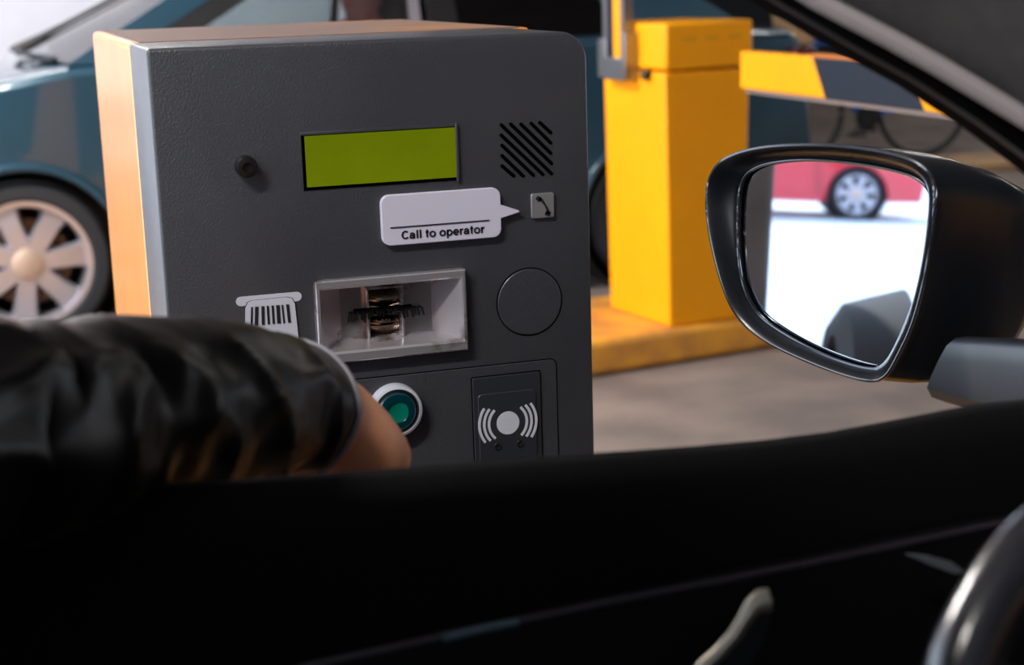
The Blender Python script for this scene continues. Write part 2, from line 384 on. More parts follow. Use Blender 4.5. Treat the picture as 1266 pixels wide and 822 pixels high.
# chrome ticket slot
cx0, cz0 = kp(.2067, 1.0375); cx1, cz1 = kp(.3157, 1.0965)
PR = YK-.010
b = B()
def rc(x0, z0, x1, z1, y): return [(x0, y, z0), (x1, y, z0), (x1, y, z1), (x0, y, z1)]
W, H = cx1-cx0, cz1-cz0
i1 = rc(cx0+.0035, cz0+.008, cx1-.003, cz1-.006, PR)
bk = rc(cx0+W*.20, cz0+H*.20, cx1-W*.18, cz1-H*.12, YK+.022)
rings = [rc(cx0, cz0, cx1, cz1, YK+.001), rc(cx0, cz0, cx1, cz1, PR+.001), rc(cx0+.001, cz0+.001, cx1-.001, cz1-.001, PR), i1, rc(cx0+.0045, cz0+.010, cx1-.004, cz1-.008, PR+.002), bk]
loft(b, rings, True, False, True)
slot = obj('ticket_slot', b, M_chrome, tm, smooth=False)
b = B()
sx0, sz1 = kpx(456, 359); sx1, sz0 = kpx(504.5, 420)
yb = YK+.0215
fr = [rc(sx0, sz0, sx1, sz1, yb), rc(sx0, sz0, sx1, sz1, yb-.010), rc(sx0+.002, sz0+.002, sx1-.002, sz1-.002, yb-.010), rc(sx0+.003, sz0+.003, sx1-.003, sz1-.003, yb-.0005)]
loft(b, fr, True, False, False); obj('slot_frame', b, M_chrome, slot, bevel=.0006)
b = B()
n = 14; rr = []
for k in range(n+1):
    t = k/n; z = sz0+.003+(sz1-sz0-.006)*t; yy = yb-.0006-.007*abs(math.sin(2*PI*t))*1.0
    rr.append([(sx0+.003+(sx1-sx0-.006)*s, yy+.003*(1-math.sin(PI*s)), z) for s in [i/10 for i in range(11)]])
loft(b, rr, False); obj('slot_throat', b, M_chrome_dk, slot)
b = B(); bz = (kpx(480, 385)[1])
bxl, bxr = kpx(437, 390)[0], kpx(521, 385)[0]
bx(b, (bxl+.003, yb-.013, bz-.0022), (bxr-.006, yb-.006, bz+.0022)); obj('slot_opening', b, M_line, slot, bevel=.0008)
b = B()
for k in range(20):
    t = k/19; x = bxl+(bxr-bxl)*t
    drop = .006+.003*random.random() if (t < .28 or t > .72) else .003*random.random()+.002
    dx = (t-.5)*.006+random.uniform(-.001, .001)
    for j in range(3):
        xx = x+random.uniform(-.0012, .0012); s = random.choice((1, -1, -1)) if .28 <= t <= .72 else -1
        tube(b, [(xx, yb-.010, bz), (xx+dx*.5, yb-.0165, bz+s*drop*.15+.0006), (xx+dx, yb-.019, bz+s*drop)], [.0010, .0009, .0005], 5)
obj('slot_brush', b, M_bristle, slot)
b = B(); lathe(b, [(.0035, 0), (.0035, -.003), (.002, -.0045), (0, -.0045)], (kpx(522, 384)[0], yb, kpx(522, 384)[1]), (0, 1, 0), 16); obj('slot_screw', b, M_steel, slot)
# round blanked cover
rcx, rcz = kpx(654.5, 373); rad = (kpx(695, 370)[0]-rcx)
b = B(); lathe(b, [(rad, .0012), (rad, -.0004), (rad-.0009, -.0004), (rad-.0009, .0012)], (rcx, YK, rcz), (0, 1, 0), 56); rc_ = obj('round_cover', b, M_line, tm)
b = B(); lathe(b, [(rad-.0013, .001), (rad-.0013, -.0009), (rad-.0019, -.0014), (0, -.0014)], (rcx, YK, rcz), (0, 1, 0), 56); obj('cover_disc', b, M_char, rc_)
# service panel with its seam, then the card reader
gx1, gz1 = kp(.3848, 1.0222)
gx0 = kpx(300, 480)[0]
b = B(); prism(b, [(x, YK-.0003, z) for x, z in rrect(gx0-.001, .55, gx1+.001, gz1+.001, .007, 6)], (0, .001, 0)); sv = obj('service_panel', b, M_line, tm)
b = B(); prism(b, [(x, YK-.0012, z) for x, z in rrect(gx0, .551, gx1, gz1, .006, 6)], (0, .0022, 0)); obj('panel_plate', b, M_char, sv, bevel=.0006)
rx0, rz1 = kp(.3193, 1.0144); rx1 = kp(.3715, 1)[0]; rz0 = kp(.3, .925)[1]
b = B(); prism(b, [(x, YK-.0017, z) for x, z in rrect(rx0-.001, rz0-.001, rx1+.001, rz1+.001, .0015, 3)], (0, .001, 0)); cr = obj('card_reader', b, M_line, tm)
b = B(); prism(b, [(x, YK-.0032, z) for x, z in rrect(rx0, rz0, rx1, rz1, .0012, 3)], (0, .003, 0)); obj('reader_plate', b, M_reader, cr, bevel=.0006)
b = B(); ix0, iz1 = kpx(589, 487); ix1, iz0 = kpx(663, 566)
prism(b, [(x, YK-.0044, z) for x, z in rrect(ix0, iz0-.004, ix1, iz1, .004, 5)], (0, .0016, 0)); obj('reader_window', b, M_reader, cr, bevel=.0008)
b = B(); ccx, ccz = kpx(626.2, 521.2); ys = YK-.0050; px = (kpx(690, 521)[0]-kpx(626, 521)[0])/64
prism(b, [(ccx+13.8*px*math.cos(2*PI*k/32), ys, ccz+13.8*px*math.sin(2*PI*k/32)) for k in range(32)], (0, .0009, 0))
for sgn in (-1, 1):
    for rd in (23.2, 29, 34.8):
        half = R({23.2: 47, 29: 41, 34.8: 36}[rd]); pts = []
        for k in range(13): a = -half+2*half*k/12; pts.append((ccx+sgn*(rd+1.5)*px*math.cos(a), ys, ccz+(rd+1.5)*px*math.sin(a)))
        for k in range(12, -1, -1): a = -half+2*half*k/12; pts.append((ccx+sgn*(rd-1.5)*px*math.cos(a), ys, ccz+(rd-1.5)*px*math.sin(a)))
        prism(b, pts, (0, .0009, 0))
obj('wave_symbol', b, M_white_print, cr)
b = B()
for q in ((613, 550), (640.5, 546.5)):
    p = kpx(*q); lathe(b, [(.0034, 0), (.0034, -.0011), (.0026, -.0016), (.0012, -.0008), (0, -.0008)], (p[0], YK-.0042, p[1]), (0, 1, 0), 18)
obj('indicator_lamp', b, M_black_pl, cr)
# push button
ux, uz = kpx(487, 505)
b = B(); lathe(b, [(.0246, 0), (.0246, -.010), (.0236, -.0125), (.0212, -.0135), (.0208, -.010), (.0208, -.006)], (ux, YK, uz), (0, 1, 0), 48)
bt = obj('push_button', b, mat('button_ring_white', (196, 198, 208), .3, coat=.3), tm)
b = B(); lathe(b, [(.0205, -.004), (.0205, -.0125), (.0190, -.0132), (.0185, -.010), (.0, -.010)], (ux, YK, uz), (0, 1, 0), 48); obj('button_collar', b, M_black_pl, bt)
b = B(); lathe(b, [(.0184, -.006), (.0184, -.0125), (.0165, -.0145), (.0105, -.0150), (.0100, -.0128)], (ux, YK, uz), (0, 1, 0), 48); obj('button_lens', b, M_lens, bt)
b = B(); lathe(b, [(.0104, -.010), (.0104, -.0135), (.007, -.0130), (0, -.0125)], (ux, YK, uz), (0, 1, 0), 40); obj('button_centre', b, M_lens2, bt)

# ================================================================== BARRIER CABINET with its raised boom
CA = R(9); C0 = V((2.141, 4.935, .12))
CM = Matrix.Translation(C0) @ Matrix.Rotation(CA, 4, 'Z')
bc = thing('barrier_cabinet', 'yellow barrier motor cabinet on the painted kerb with a raised striped arm', 'barrier cabinet', tuple(CM @ V((.16, .2, 0))))
CWd, CDp = .325, .40
b = B()
lo = [CM @ V(p) for p in ((0, 0, 0), (CWd*.94, 0, 0), (CWd*.94, CDp, 0), (0, CDp, 0))]
hi = [CM @ V(p) for p in ((-.012, -.0, .855), (CWd, 0, .855), (CWd, CDp, .855), (-.012, CDp, .855))]
loft(b, [lo, hi]); obj('cabinet_body', b, M_cab, bc, bevel=.008)
b = B(); bx(b, (-.012, -.008, .862), (CWd+.008, CDp, 1.015), M=CM); obj('cabinet_lid', b, M_cab, bc, bevel=.01)
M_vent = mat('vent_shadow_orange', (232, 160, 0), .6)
for xa in (.05, .14, .23): b = B(); bx(b, (xa, -.0095, .955), (xa+.055, -.0075, .967), M=CM); obj('vent_slot', b, M_vent, bc)
b = B()
bx(b, (-.066, .29, .83), (-.012, .345, .96), M=CM); bx(b, (-.066, .175, .825), (-.055, .30, .90), M=CM); bx(b, (-.066, .165, .825), (-.010, .19, .985), M=CM)
br = obj('arm_bracket', b, M_steel, bc, bevel=.004)
b = B(); lathe(b, [(.018, 0), (.018, -.02), (.01, -.026), (0, -.026)], CM @ V((-.012, .10, .845)), (1, .1, 0), 20); obj('bracket_bolt', b, M_trimblk, br)
for nm_, y0, y1, m_ in (('arm_rail', .30, .325, M_steel), ('arm_dark_panel', .255, .30, M_navy), ('arm_yellow_panel', .21, .255, M_cab), ('arm_rail', .185, .21, M_steel)):
    b = B(); bx(b, (-.056, y0, .83), (-.018, y1, 3.0), M=CM); obj(nm_, b, m_, bc, bevel=.003)

# ================================================================== LOWERED BOOM of our lane (its drive cabinet stands beyond the car's other side)
BX, BZ0, BZ1 = 2.20, .944, 1.056
bb = thing('barrier', 'yellow and navy striped barrier boom lowered across the lane ahead', 'barrier', (BX, -2.2, 0))
b = B()
edges = [4.522, 4.03, 3.53, 3.03, 2.53, 2.03, 1.53, 1.03, .53, .03, -.47, -.97, -1.47, -2.0]
for k in range(len(edges)-1):
    s0 = 0 if k == 0 else .038; s1 = .038
    ya, yc = edges[k], edges[k+1]
    pts = [(BX, ya-s0, BZ0), (BX, yc-s1, BZ0), (BX, yc+s1, BZ1), (BX, ya+s0, BZ1)]
    prism(b, pts, (.05, 0, 0), mi=k % 2)
boom = obj('boom', b, [M_cab, M_navy], bb, bevel=.004)
b = B(); bx(b, (BX+.008, -1.9, BZ0-.012), (BX+.042, 4.50, BZ0+.001)); obj('boom_edge', b, M_rubber_grey, boom)
b = B(); bx(b, (BX+.0, -1.9, BZ1-.001), (BX+.05, 4.1, BZ1+.006)); obj('boom_top_rail', b, mat('boom_top_orange', (206, 120, 44), .5), boom)
b = B(); bx(b, (BX-.2, -2.4, 0), (BX+.2, -2.02, 1.12)); obj('cabinet_body', b, M_cab, bb, bevel=.01)
b = B(); bx(b, (BX-.01, -2.05, .9), (BX+.06, -1.9, 1.09)); obj('boom_clamp', b, M_steel, bb, bevel=.006)

# ================================================================== CARS SEEN OUTSIDE
def wheel(parent, c, out, M, r=.31, w=.2, spokes=7):
    """c: hub centre on the outer face, out: outward axis, in car coordinates"""
    c, out = V(c), V(out).normalized()
    T = lambda bm: bmesh.ops.transform(bm, matrix=M, verts=bm.verts)
    b = B(); lathe(b, [(r*.74, .0), (r*.80, .012), (r*.93, .010), (r*.985, -.015), (r, -.05), (r, -.15), (r*.97, -w+.01), (r*.74, -w), (r*.70, -w*.5), (r*.74, 0)], c, out, 56); T(b)
    wh = obj('wheel', b, M_tyre, parent)
    b = B(); lathe(b, [(r*.76, .003), (r*.76, .008), (r*.70, .006), (r*.67, -.02), (r*.66, -.12), (r*.72, -.15)], c, out, 48)
    s, u = frame_for(out)
    for k in range(spokes):
        a = 2*PI*k/spokes+.35; d = s*math.cos(a)+u*math.sin(a); t = -s*math.sin(a)+u*math.cos(a)
        ring = []
        for rr_, hw, zz in ((.0, .040, -.006), (r*.3, .042, -.004), (r*.55, .046, -.006), (r*.72, .060, -.012)):
            p = c+d*rr_+out*zz
            ring.append([p-t*hw-out*.03, p+t*hw-out*.03, p+t*hw*.75, p-t*hw*.75])
        loft(b, ring)
    T(b); obj('rim', b, M_alloy, wh, ang=50)
    b = B(); lathe(b, [(.058, -.02), (.058, .002), (.048, .007), (.0, .009)], c, out, 28); T(b); obj('hub_cap', b, mat('hub_cap_bronze', (188, 164, 146), .4, metal=.5), wh)
    b = B(); lathe(b, [(.001, -.07), (r*.52, -.07), (r*.52, -.085), (.001, -.085)], c, out, 32); T(b); obj('brake_disc', b, M_brake, wh)
def arch(cx, cz, r, a0, a1, n=14): return [(cx+r*math.cos(R(a0+(a1-a0)*k/n)), cz+r*math.sin(R(a0+(a1-a0)*k/n))) for k in range(n+1)]
def make_car(label, M, paint, loc):
    car = thing('car', label, 'car', loc)
    WD, WB = 1.75, 2.55
    mid = WD/2
    def T(bm): bmesh.ops.transform(bm, matrix=M, verts=bm.verts)
    def P(bm, *a, **k): T(bm); return obj(*a[:1], bm, *a[1:], **k)
    out = [(-.80, .22), (-.84, .45), (-.80, .62), (-.73, .74), (-.45, .88), (-.1, .965), (.22, 1.02), (.6, 1.035), (1.2, 1.04), (1.9, 1.045), (2.5, 1.05), (2.9, 1.05), (3.2, 1.04), (3.27, .99), (3.30, .78), (3.34, .55), (3.28, .27)]
    out += [(2.92, .22)] + arch(WB, .30, .365, -12, 192) + [(2.15, .20), (.40, .20)] + arch(0, .30, .365, -12, 192) + [(-.40, .22)]
    def kx(x):
        if x < -.1: return 1-.30*((-.1-x)/.74)**2
        if x > 2.5: return 1-.20*((x-2.5)/.84)**2
        return 1
    b = B(); rings = []
    for f in (0, .03, .12, .3, .5, .7, .88, .97, 1):
        rg = []
        for x, z in out:
            yy = mid+(f-.5)*WD*kx(x)
            zz = z
            if z > .86: zz = z + .035*(1-(2*f-1)**2) - (.02 if f in (0, 1) else 0)
            side = abs(2*f-1)
            if side > .9 and z < .5: yy += (.5-z)*.12*(1 if f < .5 else -1)
            if side == 1: yy += (.018 if f < .5 else -.018)
            rg.append((x, yy, zz))
        rings.append(rg)
    loft(b, rings); P(b, 'body', paint, car, tri=True, ang=40, bevel=.02)
    # wheel housings and arch lips
    for cxw in (0, WB):
        for s in (0, 1):
            b = B(); y0 = -.004 if s == 0 else WD+.004; pts = [(x, y0, z) for x, z in arch(cxw, .30, .372, -8, 188, 24)]
            tube(b, pts, .016, 8); P(b, 'arch_lip', paint, car)
            b = B(); lathe(b, [(.362, .03), (.362, .30), (.0, .30)], (cxw, 0 if s == 0 else WD, .31), (0, 1 if s == 0 else -1, 0), 32); P(b, 'wheel_housing', M_trimblk, car)
            wheel(car, (cxw, .02 if s == 0 else WD-.02, .31), (0, -1 if s == 0 else 1, 0), M)
    def gy(z, far=False):
        y = .05+(z-1.04)/.40*.17
        return WD-y if far else y
    def panel(poly, th, far, name, m, inset=0):
        b = B(); prism(b, [(x, gy(z, far)+(-inset if far else inset), z) for x, z in poly], (0, -th if far else th, 0)); return P(b, name, m, car, tri=True)
    A_ = [(.20, 1.03), (.36, 1.03), (1.06, 1.42), (1.0, 1.45), (.90, 1.44)]
    C_ = [(2.40, 1.03), (2.98, 1.05), (2.80, 1.17), (2.52, 1.36), (2.30, 1.45), (2.05, 1.45), (2.18, 1.38), (2.34, 1.18)]
    for far in (False, True):
        panel(A_, .06, far, 'front_pillar', paint)
        panel([(.36, 1.03), (.54, 1.04), (1.16, 1.40), (1.06, 1.425)], .04, far, 'window_seal', M_trimblk, .004)
        panel([(1.60, 1.03), (1.72, 1.03), (1.70, 1.42), (1.60, 1.42)], .05, far, 'centre_pillar', M_trimblk, .004)
        panel([(1.515, 1.03), (1.56, 1.03), (1.57, 1.41), (1.535, 1.41)], .03, far, 'window_strip', M_alloy, .002)
        panel(C_, .06, far, 'rear_pillar', paint)
        panel([(.50, 1.035), (1.54, 1.04), (1.56, 1.40), (1.12, 1.40)], .004, far, 'front_side_window', M_glass, .015)
        panel([(1.68, 1.04), (2.40, 1.045), (2.34, 1.18), (2.18, 1.38), (2.10, 1.41), (1.68, 1.41)], .004, far, 'rear_side_window', M_tint, .015)
        panel([(.9, 1.40), (2.2, 1.40), (2.15, 1.45), (.98, 1.45)], .08, far, 'roof_rail', paint)
    b = B(); rg = []
    for x, z in ((.92, 1.425), (1.15, 1.47), (1.6, 1.49), (2.0, 1.475), (2.28, 1.43)):
        rg.append([(x, .22+(WD-.44)*k/8, z+.03*(1-(2*k/8-1)**2)-.02) for k in range(9)])
    loft(b, rg, False); ob = P(b, 'roof', paint, car); md = ob.modifiers.new('Solid', 'SOLIDIFY'); md.thickness = .03
    b = B(); rg = []
    for t in (0, .25, .5, .75, 1):
        ring = []
        for k in range(9):
            u = 2*k/8-1; zz = 1.035+(1.43-1.035)*t; y0 = gy(zz)+.02
            ring.append((.22+.72*t-.17*(1-t*.6)*(1-u*u), mid+u*(mid-y0), zz+.01*(1-u*u)))
        rg.append(ring)
    loft(b, rg, False); P(b, 'windscreen', M_wind, car)
    b = B(); wp = []
    for k in range(8):
        t = .72*k/7; u = .12; wp.append((.22+.72*t-.17*(1-t*.6)*(1-u*u)-.012, mid+u*(mid-.1), 1.035+.395*t+.02))
    tube(b, wp, [.024, .018, .013, .011, .011, .011, .010, .008], 8); P(b, 'wiper', M_trimblk, car)
    b = B(); rg = []
    for t in (0, .5, 1):
        rg.append([(2.92-.62*t, mid+u*(mid-gy(1.05+.37*t)-.03), 1.05+.37*t) for u in (-1, -.5, 0, .5, 1)])
    loft(b, rg, False); P(b, 'rear_window', M_tint, car)
    b = B(); tube(b, [(.17, .22, 1.045), (.06, .6, 1.062), (.03, mid, 1.068), (.06, 1.2, 1.062), (.17, 1.55, 1.045)], .011, 8); P(b, 'wiper_cowl', M_trimblk, car)
    for far in (False, True):
        b = B(); y = gy(1.02, far); s = -1 if not far else 1
        if not far: q = [V(p) for p in ((.40, y, .97), (.52, y, .97), (.55, y, 1.06), (.45, y, 1.08))]
        if far: b.free()
        else: loft(b, [q, [p+V((0, s*.10, .01)) for p in q], [V((.47, y, 1.02))+(p-V((.47, y, 1.02)))*.6+V((0, s*.17, .01)) for p in q]]); P(b, 'side_mirror', M_trimblk, car, bevel=.015)
        for xh in (1.42, 2.3):
            b = B(); bx(b, (xh, -.022 if not far else WD-.01, .90), (xh+.18, .01 if not far else WD+.022, .925)); P(b, 'door_handle', paint, car, bevel=.008)
        b = B(); yy = .0 if not far else WD
        b.free()
        for xs in (.46, 1.58, 2.44):
            b = B(); bx(b, (xs, yy-.002 if not far else yy-.016, .30), (xs+.008, yy+.016 if not far else yy+.002, 1.0)); P(b, 'door_gap', M_trimblk, car)
        b = B(); s = 1 if not far else -1; y1 = .30 if not far else WD-.30
        q = [(-.74, y1+s*.0, .62), (-.70, y1-s*.12, .63), (-.52, y1-s*.24, .70), (-.50, y1-s*.22, .80), (-.66, y1-s*.06, .745), (-.735, y1+s*.18, .72), (-.76, y1+s*.18, .64)]
        prism(b, q, (-.02, 0, 0)); P(b, 'head_lamp', M_lamp, car, tri=True)
        b = B(); bx(b, (3.20, .10 if not far else WD-.42, .80), (3.315, .42 if not far else WD-.10, .97)); P(b, 'tail_lamp', M_tail, car, bevel=.02)
    b = B(); bx(b, (-.865, .5, .42), (-.83, 1.25, .53)); P(b, 'number_plate', M_plate, car, bevel=.004)
    b = B(); bx(b, (-.3, .28, .24), (3.0, WD-.28, .40)); P(b, 'floor_pan', M_trimblk, car)
    for yy in (.26, .98):
        b = B(); bx(b, (1.05, yy, .40), (1.55, yy+.5, .62)); bx(b, (1.50, yy+.02, .5), (1.64, yy+.48, 1.10)); bx(b, (1.56, yy+.14, 1.10), (1.66, yy+.36, 1.28)); P(b, 'front_seat', M_seat, car, bevel=.05, seg=3)
    b = B(); bx(b, (2.15, .28, .4), (2.45, WD-.28, 1.12)); P(b, 'rear_seat', M_seat, car, bevel=.05)
    b = B(); tube(b, [(.86+.05*math.sin(2*PI*k/24)*.9, .50+.18*math.cos(2*PI*k/24), .93+.17*math.sin(2*PI*k/24)) for k in range(24)], .014, 8, closed=True); P(b, 'steering_wheel', M_trimblk, car)
    b = B(); bx(b, (.35, .2, .70), (.75, WD-.2, 1.0)); P(b, 'dashboard', M_trimblk, car, bevel=.05)
    return car
TX, TY = .10, 6.16
make_car('dark teal sedan with silver wheels passing behind the ticket machine', Matrix.Translation((TX, TY, 0)), M_teal, (TX+1.2, TY+.87, 0))
# red car across the forecourt behind, seen in the door mirror: its nose points to -Y
RM = Matrix.Translation((-17.6, -.78, 0)) @ Matrix.Rotation(PI/2, 4, 'Z')
# local x (rearward) -> +Y ; local y (inward) -> -X
make_car('red car standing on bright forecourt, reflected in the door mirror', RM, M_red, (-18.5, 1.3, 0))

# ------------------------------------------------------------------ people
def skin_body(name, chains, m, parent=None, sub=2, root=None):
    """chains: list of lists of (point, radius or (rx, ry)); a chain's first point may be the index pair of an existing vertex"""
    verts, rads, edges = [], [], []
    def vid(p):
        for i, q in enumerate(verts):
            if (q-V(p)).length < 1e-5: return i
        verts.append(V(p)); rads.append(None); return len(verts)-1
    for ch in chains:
        prev = None
        for p, r in ch:
            i = vid(p)
            if rads[i] is None: rads[i] = r if isinstance(r, tuple) else (r, r)
            if prev is not None: edges.append((prev, i))
            prev = i
    me = bpy.data.meshes.new(name); me.from_pydata([tuple(v) for v in verts], edges, []); me.update()
    o = bpy.data.objects.new(name, me); COL.objects.link(o)
    md = o.modifiers.new('Skin', 'SKIN'); md.use_smooth_shade = True
    for i, d in enumerate(me.skin_vertices[0].data): d.radius = rads[i]; d.use_root = (i == 0)
    s = o.modifiers.new('Sub', 'SUBSURF'); s.levels = sub; s.render_levels = sub
    me.materials.append(m)
    dg = bpy.context.evaluated_depsgraph_get(); me2 = bpy.data.meshes.new_from_object(o.evaluated_get(dg))
    bpy.data.objects.remove(o)
    o = bpy.data.objects.new(name, me2); COL.objects.link(o)
    for p in me2.polygons: p.use_smooth = True
    if parent is not None: o.parent = parent
    return o
def head(bm, c, fwd, up=V((0, 0, 1)), s=1.0):
    """head with brow, eye sockets, nose, lips, chin and ears; c is the middle of the head"""
    fwd = V(fwd).normalized(); side = up.cross(fwd).normalized()
    rings = []; N = 28
    prof = [(-.125, .030, .045), (-.11, .048, .066), (-.08, .060, .082), (-.04, .069, .090), (0, .074, .096), (.04, .076, .099), (.08, .068, .089), (.105, .048, .064), (.12, .02, .03)]
    for z, rx, ry in prof:
        rg = []
        for k in range(N):
            a = 2*PI*k/N; x = math.sin(a)*rx; y = math.cos(a)*ry
            if y < 0 and z < -.05: y *= .72
            front = max(0, math.cos(a))**3; lat = math.sin(a)
            nose = math.exp(-(lat/.16)**2)*math.exp(-((z+.025)/.03)**2)*.026
            lips = math.exp(-(lat/.28)**2)*math.exp(-((z+.068)/.014)**2)*.008
            eye = (math.exp(-((abs(lat)-.42)/.16)**2))*math.exp(-((z-.012)/.018)**2)*.010
            chin = math.exp(-(lat/.35)**2)*math.exp(-((z+.108)/.02)**2)*.010
            y += front*0 + (nose+lips-eye+chin if math.cos(a) > 0 else 0)
            rg.append(c+(side*x+fwd*y+up*z)*s)
        rings.append(rg)
    # finer rows for the face
    fine = []
    for a_, b_ in zip(rings, rings[1:]):
        fine += [a_, [p*.5+q*.5 for p, q in zip(a_, b_)]]
    fine.append(rings[-1]); loft(bm, fine)
    for sg in (-1, 1):
        e = c+side*sg*.074*s-up*.005*s-fwd*.01*s
        lathe(bm, [(.012, -.006), (.026, 0), (.022, .008), (.004, .006)], e, side*sg-fwd*.5, 14)
# driver of the teal car (seated at the near window, face just visible over the ticket machine)
hx = atY(447, -8, TY+.50)
HC = V((hx.x, TY+.50, 1.265))
b = B(); head(b, HC, (-.8, -.55, -.05), s=1.08)
prs = B()
# torso, neck and arms as one skinned surface joined to the head
pel = V((HC.x+.12, HC.y+.0, .66))
tmp = skin_body('torso', [[(pel, (.16, .12)), (pel+V((.02, 0, .22)), (.15, .11)), (V((HC.x+.06, HC.y, 1.02)), (.16, .10)), (V((HC.x+.03, HC.y, 1.12)), .055), (HC+V((.01, 0, -.08)), .052)],
    [(V((HC.x+.06, HC.y, 1.02)), (.16, .10)), (V((HC.x+.05, HC.y-.19, 1.02)), .062), (V((HC.x-.04, HC.y-.25, .82)), .048), (V((HC.x-.12, HC.y-.20, 1.04)), .036), (V((HC.x-.10, HC.y-.12, 1.15)), .034)],
    [(V((HC.x+.06, HC.y, 1.02)), (.16, .10)), (V((HC.x+.05, HC.y+.19, 1.02)), .062), (V((HC.x-.10, HC.y+.23, .82)), .048), (V((HC.x-.36, HC.y+.14, .92)), .036)],
    [(pel, (.16, .12)), (pel+V((-.06, -.10, -.02)), .09), (pel+V((-.42, -.11, .0)), .07), (pel+V((-.55, -.11, -.30)), .05)],
    [(pel, (.16, .12)), (pel+V((-.06, .10, -.02)), .09), (pel+V((-.42, .11, .0)), .07), (pel+V((-.55, .11, -.30)), .05)]], M_skin2, sub=2)
b.from_mesh(tmp.data); bpy.data.objects.remove(tmp)
p2 = obj('person', b, M_skin2, None); p2['label'] = 'person with flushed face sitting at the window of the teal car'; p2['category'] = 'person'
b = B(); rg = []
for z, f in ((.03, 1.09), (.07, 1.10), (.10, 1.12), (.125, 1.2), (.14, .6)):
    rx, ry = {.03: (.076, .098), .07: (.071, .093), .10: (.053, .070), .125: (.030, .04), .14: (.02, .03)}[z]
    s_ = V((0, 0, 1)).cross(V((-.8, -.55, 0)).normalized()); fw = V((-.8, -.55, 0)).normalized()
    rg.append([HC+(s_*math.sin(2*PI*k/24)*rx*f+fw*(math.cos(2*PI*k/24)*ry*f-.012)+V((0, 0, z if math.cos(2*PI*k/24) > .2 else z-(.05 if z < .05 else 0))))*1.08 for k in range(24)])
loft(b, rg); obj('hair', b, M_hair, p2)
tmp = skin_body('shirt', [[(pel, (.18, .14)), (pel+V((.02, 0, .22)), (.17, .13)), (V((HC.x+.06, HC.y, 1.03)), (.18, .12)), (V((HC.x+.04, HC.y, 1.09)), .07)],
    [(V((HC.x+.06, HC.y, 1.03)), (.18, .12)), (V((HC.x+.05, HC.y-.19, 1.02)), .072), (V((HC.x-.04, HC.y-.25, .82)), .058), (V((HC.x-.10, HC.y-.21, .98)), .048)],
    [(V((HC.x+.06, HC.y, 1.03)), (.18, .12)), (V((HC.x+.05, HC.y+.19, 1.02)), .072), (V((HC.x-.10, HC.y+.23, .82)), .058), (V((HC.x-.30, HC.y+.16, .90)), .046)]], M_cloth_dk, p2)

# ------------------------------------------------------------------ bicycle
BY = 9.72
w1 = atY(1141, 131, BY).x; w0 = atY(985, 131, BY).x
bk_ = thing('bicycle', 'blue bicycle with a tan basket standing beyond the lowered boom', 'bicycle', ((w0+w1)/2, BY, 0))
for wx in (w0, w1):
    b = B(); tube(b, [(wx+.338*math.cos(2*PI*k/48), BY, .352+.336*math.sin(2*PI*k/48)) for k in range(48)], .021, 8, closed=True); wh = obj('wheel', b, M_tyre, bk_)
    b = B(); lathe(b, [(.02, -.03), (.03, -.02), (.015, 0), (.03, .02), (.02, .03)], (wx, BY, .352), (0, 1, 0), 16)
    for k in range(16): a = 2*PI*k/16; tube(b, [(wx, BY+(.015 if k % 2 else -.015), .352), (wx+.325*math.cos(a), BY, .352+.325*math.sin(a))], .0009, 4)
    obj('spokes', b, M_steel, wh)
bbx = w0+(w1-w0)*.52
head_t, head_b = V((w0+.14, BY, .86)), V((w0+.10, BY, .68)); seat_t = V((bbx+.12, BY, .80)); bbk = V((bbx, BY, .30)); rear = V((w1, BY, .352))
b = B()
for p, q, r in ((head_t, head_b, .02), (head_t-V((0, 0, .05)), seat_t, .017), (head_b, bbk, .02), (bbk, seat_t, .017)): tube(b, [p, q], r, 10)
for s in (-.05, .05):
    tube(b, [bbk, rear+V((0, s, 0))], .010, 8); tube(b, [seat_t-V((0, 0, .03)), rear+V((0, s, 0))], .009, 8)
obj('frame', b, M_blue_fr, bk_)
b = B()
for s in (-.05, .05): tube(b, [head_b, head_b+V((-.03, s, -.06)), (w0, BY+s, .352)], .012, 8)
obj('fork', b, M_orange_pl, bk_)
b = B(); tube(b, [head_t, head_t+V((-.02, 0, .14))], .014, 8); tube(b, [head_t+V((.12, -.28, .16)), head_t+V((-.02, -.22, .15)), head_t+V((-.03, 0, .14)), head_t+V((-.02, .22, .15)), head_t+V((.12, .28, .16))], .012, 8); obj('handlebar', b, M_steel, bk_)
b = B(); tube(b, [seat_t, seat_t+V((.03, 0, .14))], .013, 8); obj('seat_post', b, M_steel, bk_)
b = B(); sp_ = seat_t+V((.03, 0, .15)); loft(b, [[sp_+V((x, y*wd, z)) for y, z in ((-1, 0), (-.6, .03), (.6, .03), (1, 0), (.5, -.03), (-.5, -.03))] for x, wd in ((-.16, .02), (-.05, .035), (.06, .08), (.12, .085), (.14, .06))]); obj('saddle', b, M_trimblk, bk_)
b = B(); bs = head_t+V((-.16, 0, .07))
lo = rrect(-.11, -.14, .11, .14, .03, 4); rg = [[bs+V((x*s, y*s, z)) for x, y in lo] for s, z in ((.82, -.12), (.9, -.04), (1, .07), (.96, .07), (.84, -.03), (.78, -.11))]
loft(b, rg); obj('basket', b, M_wicker, bk_)
b = B(); lathe(b, [(.0, -.004), (.09, -.004), (.09, .004), (.02, .006), (0, .006)], bbk+V((0, -.06, 0)), (0, 1, 0), 24); tube(b, [bbk+V((0, -.07, 0)), bbk+V((0, .07, 0))], .012, 8)
for s in (-1, 1): tube(b, [bbk+V((0, s*.065, 0)), bbk+V((s*.06, s*.08, -.05)), bbk+V((s*.12, s*.09, -.10))], .009, 6)
ck = obj('crank_set', b, M_trimblk, bk_)
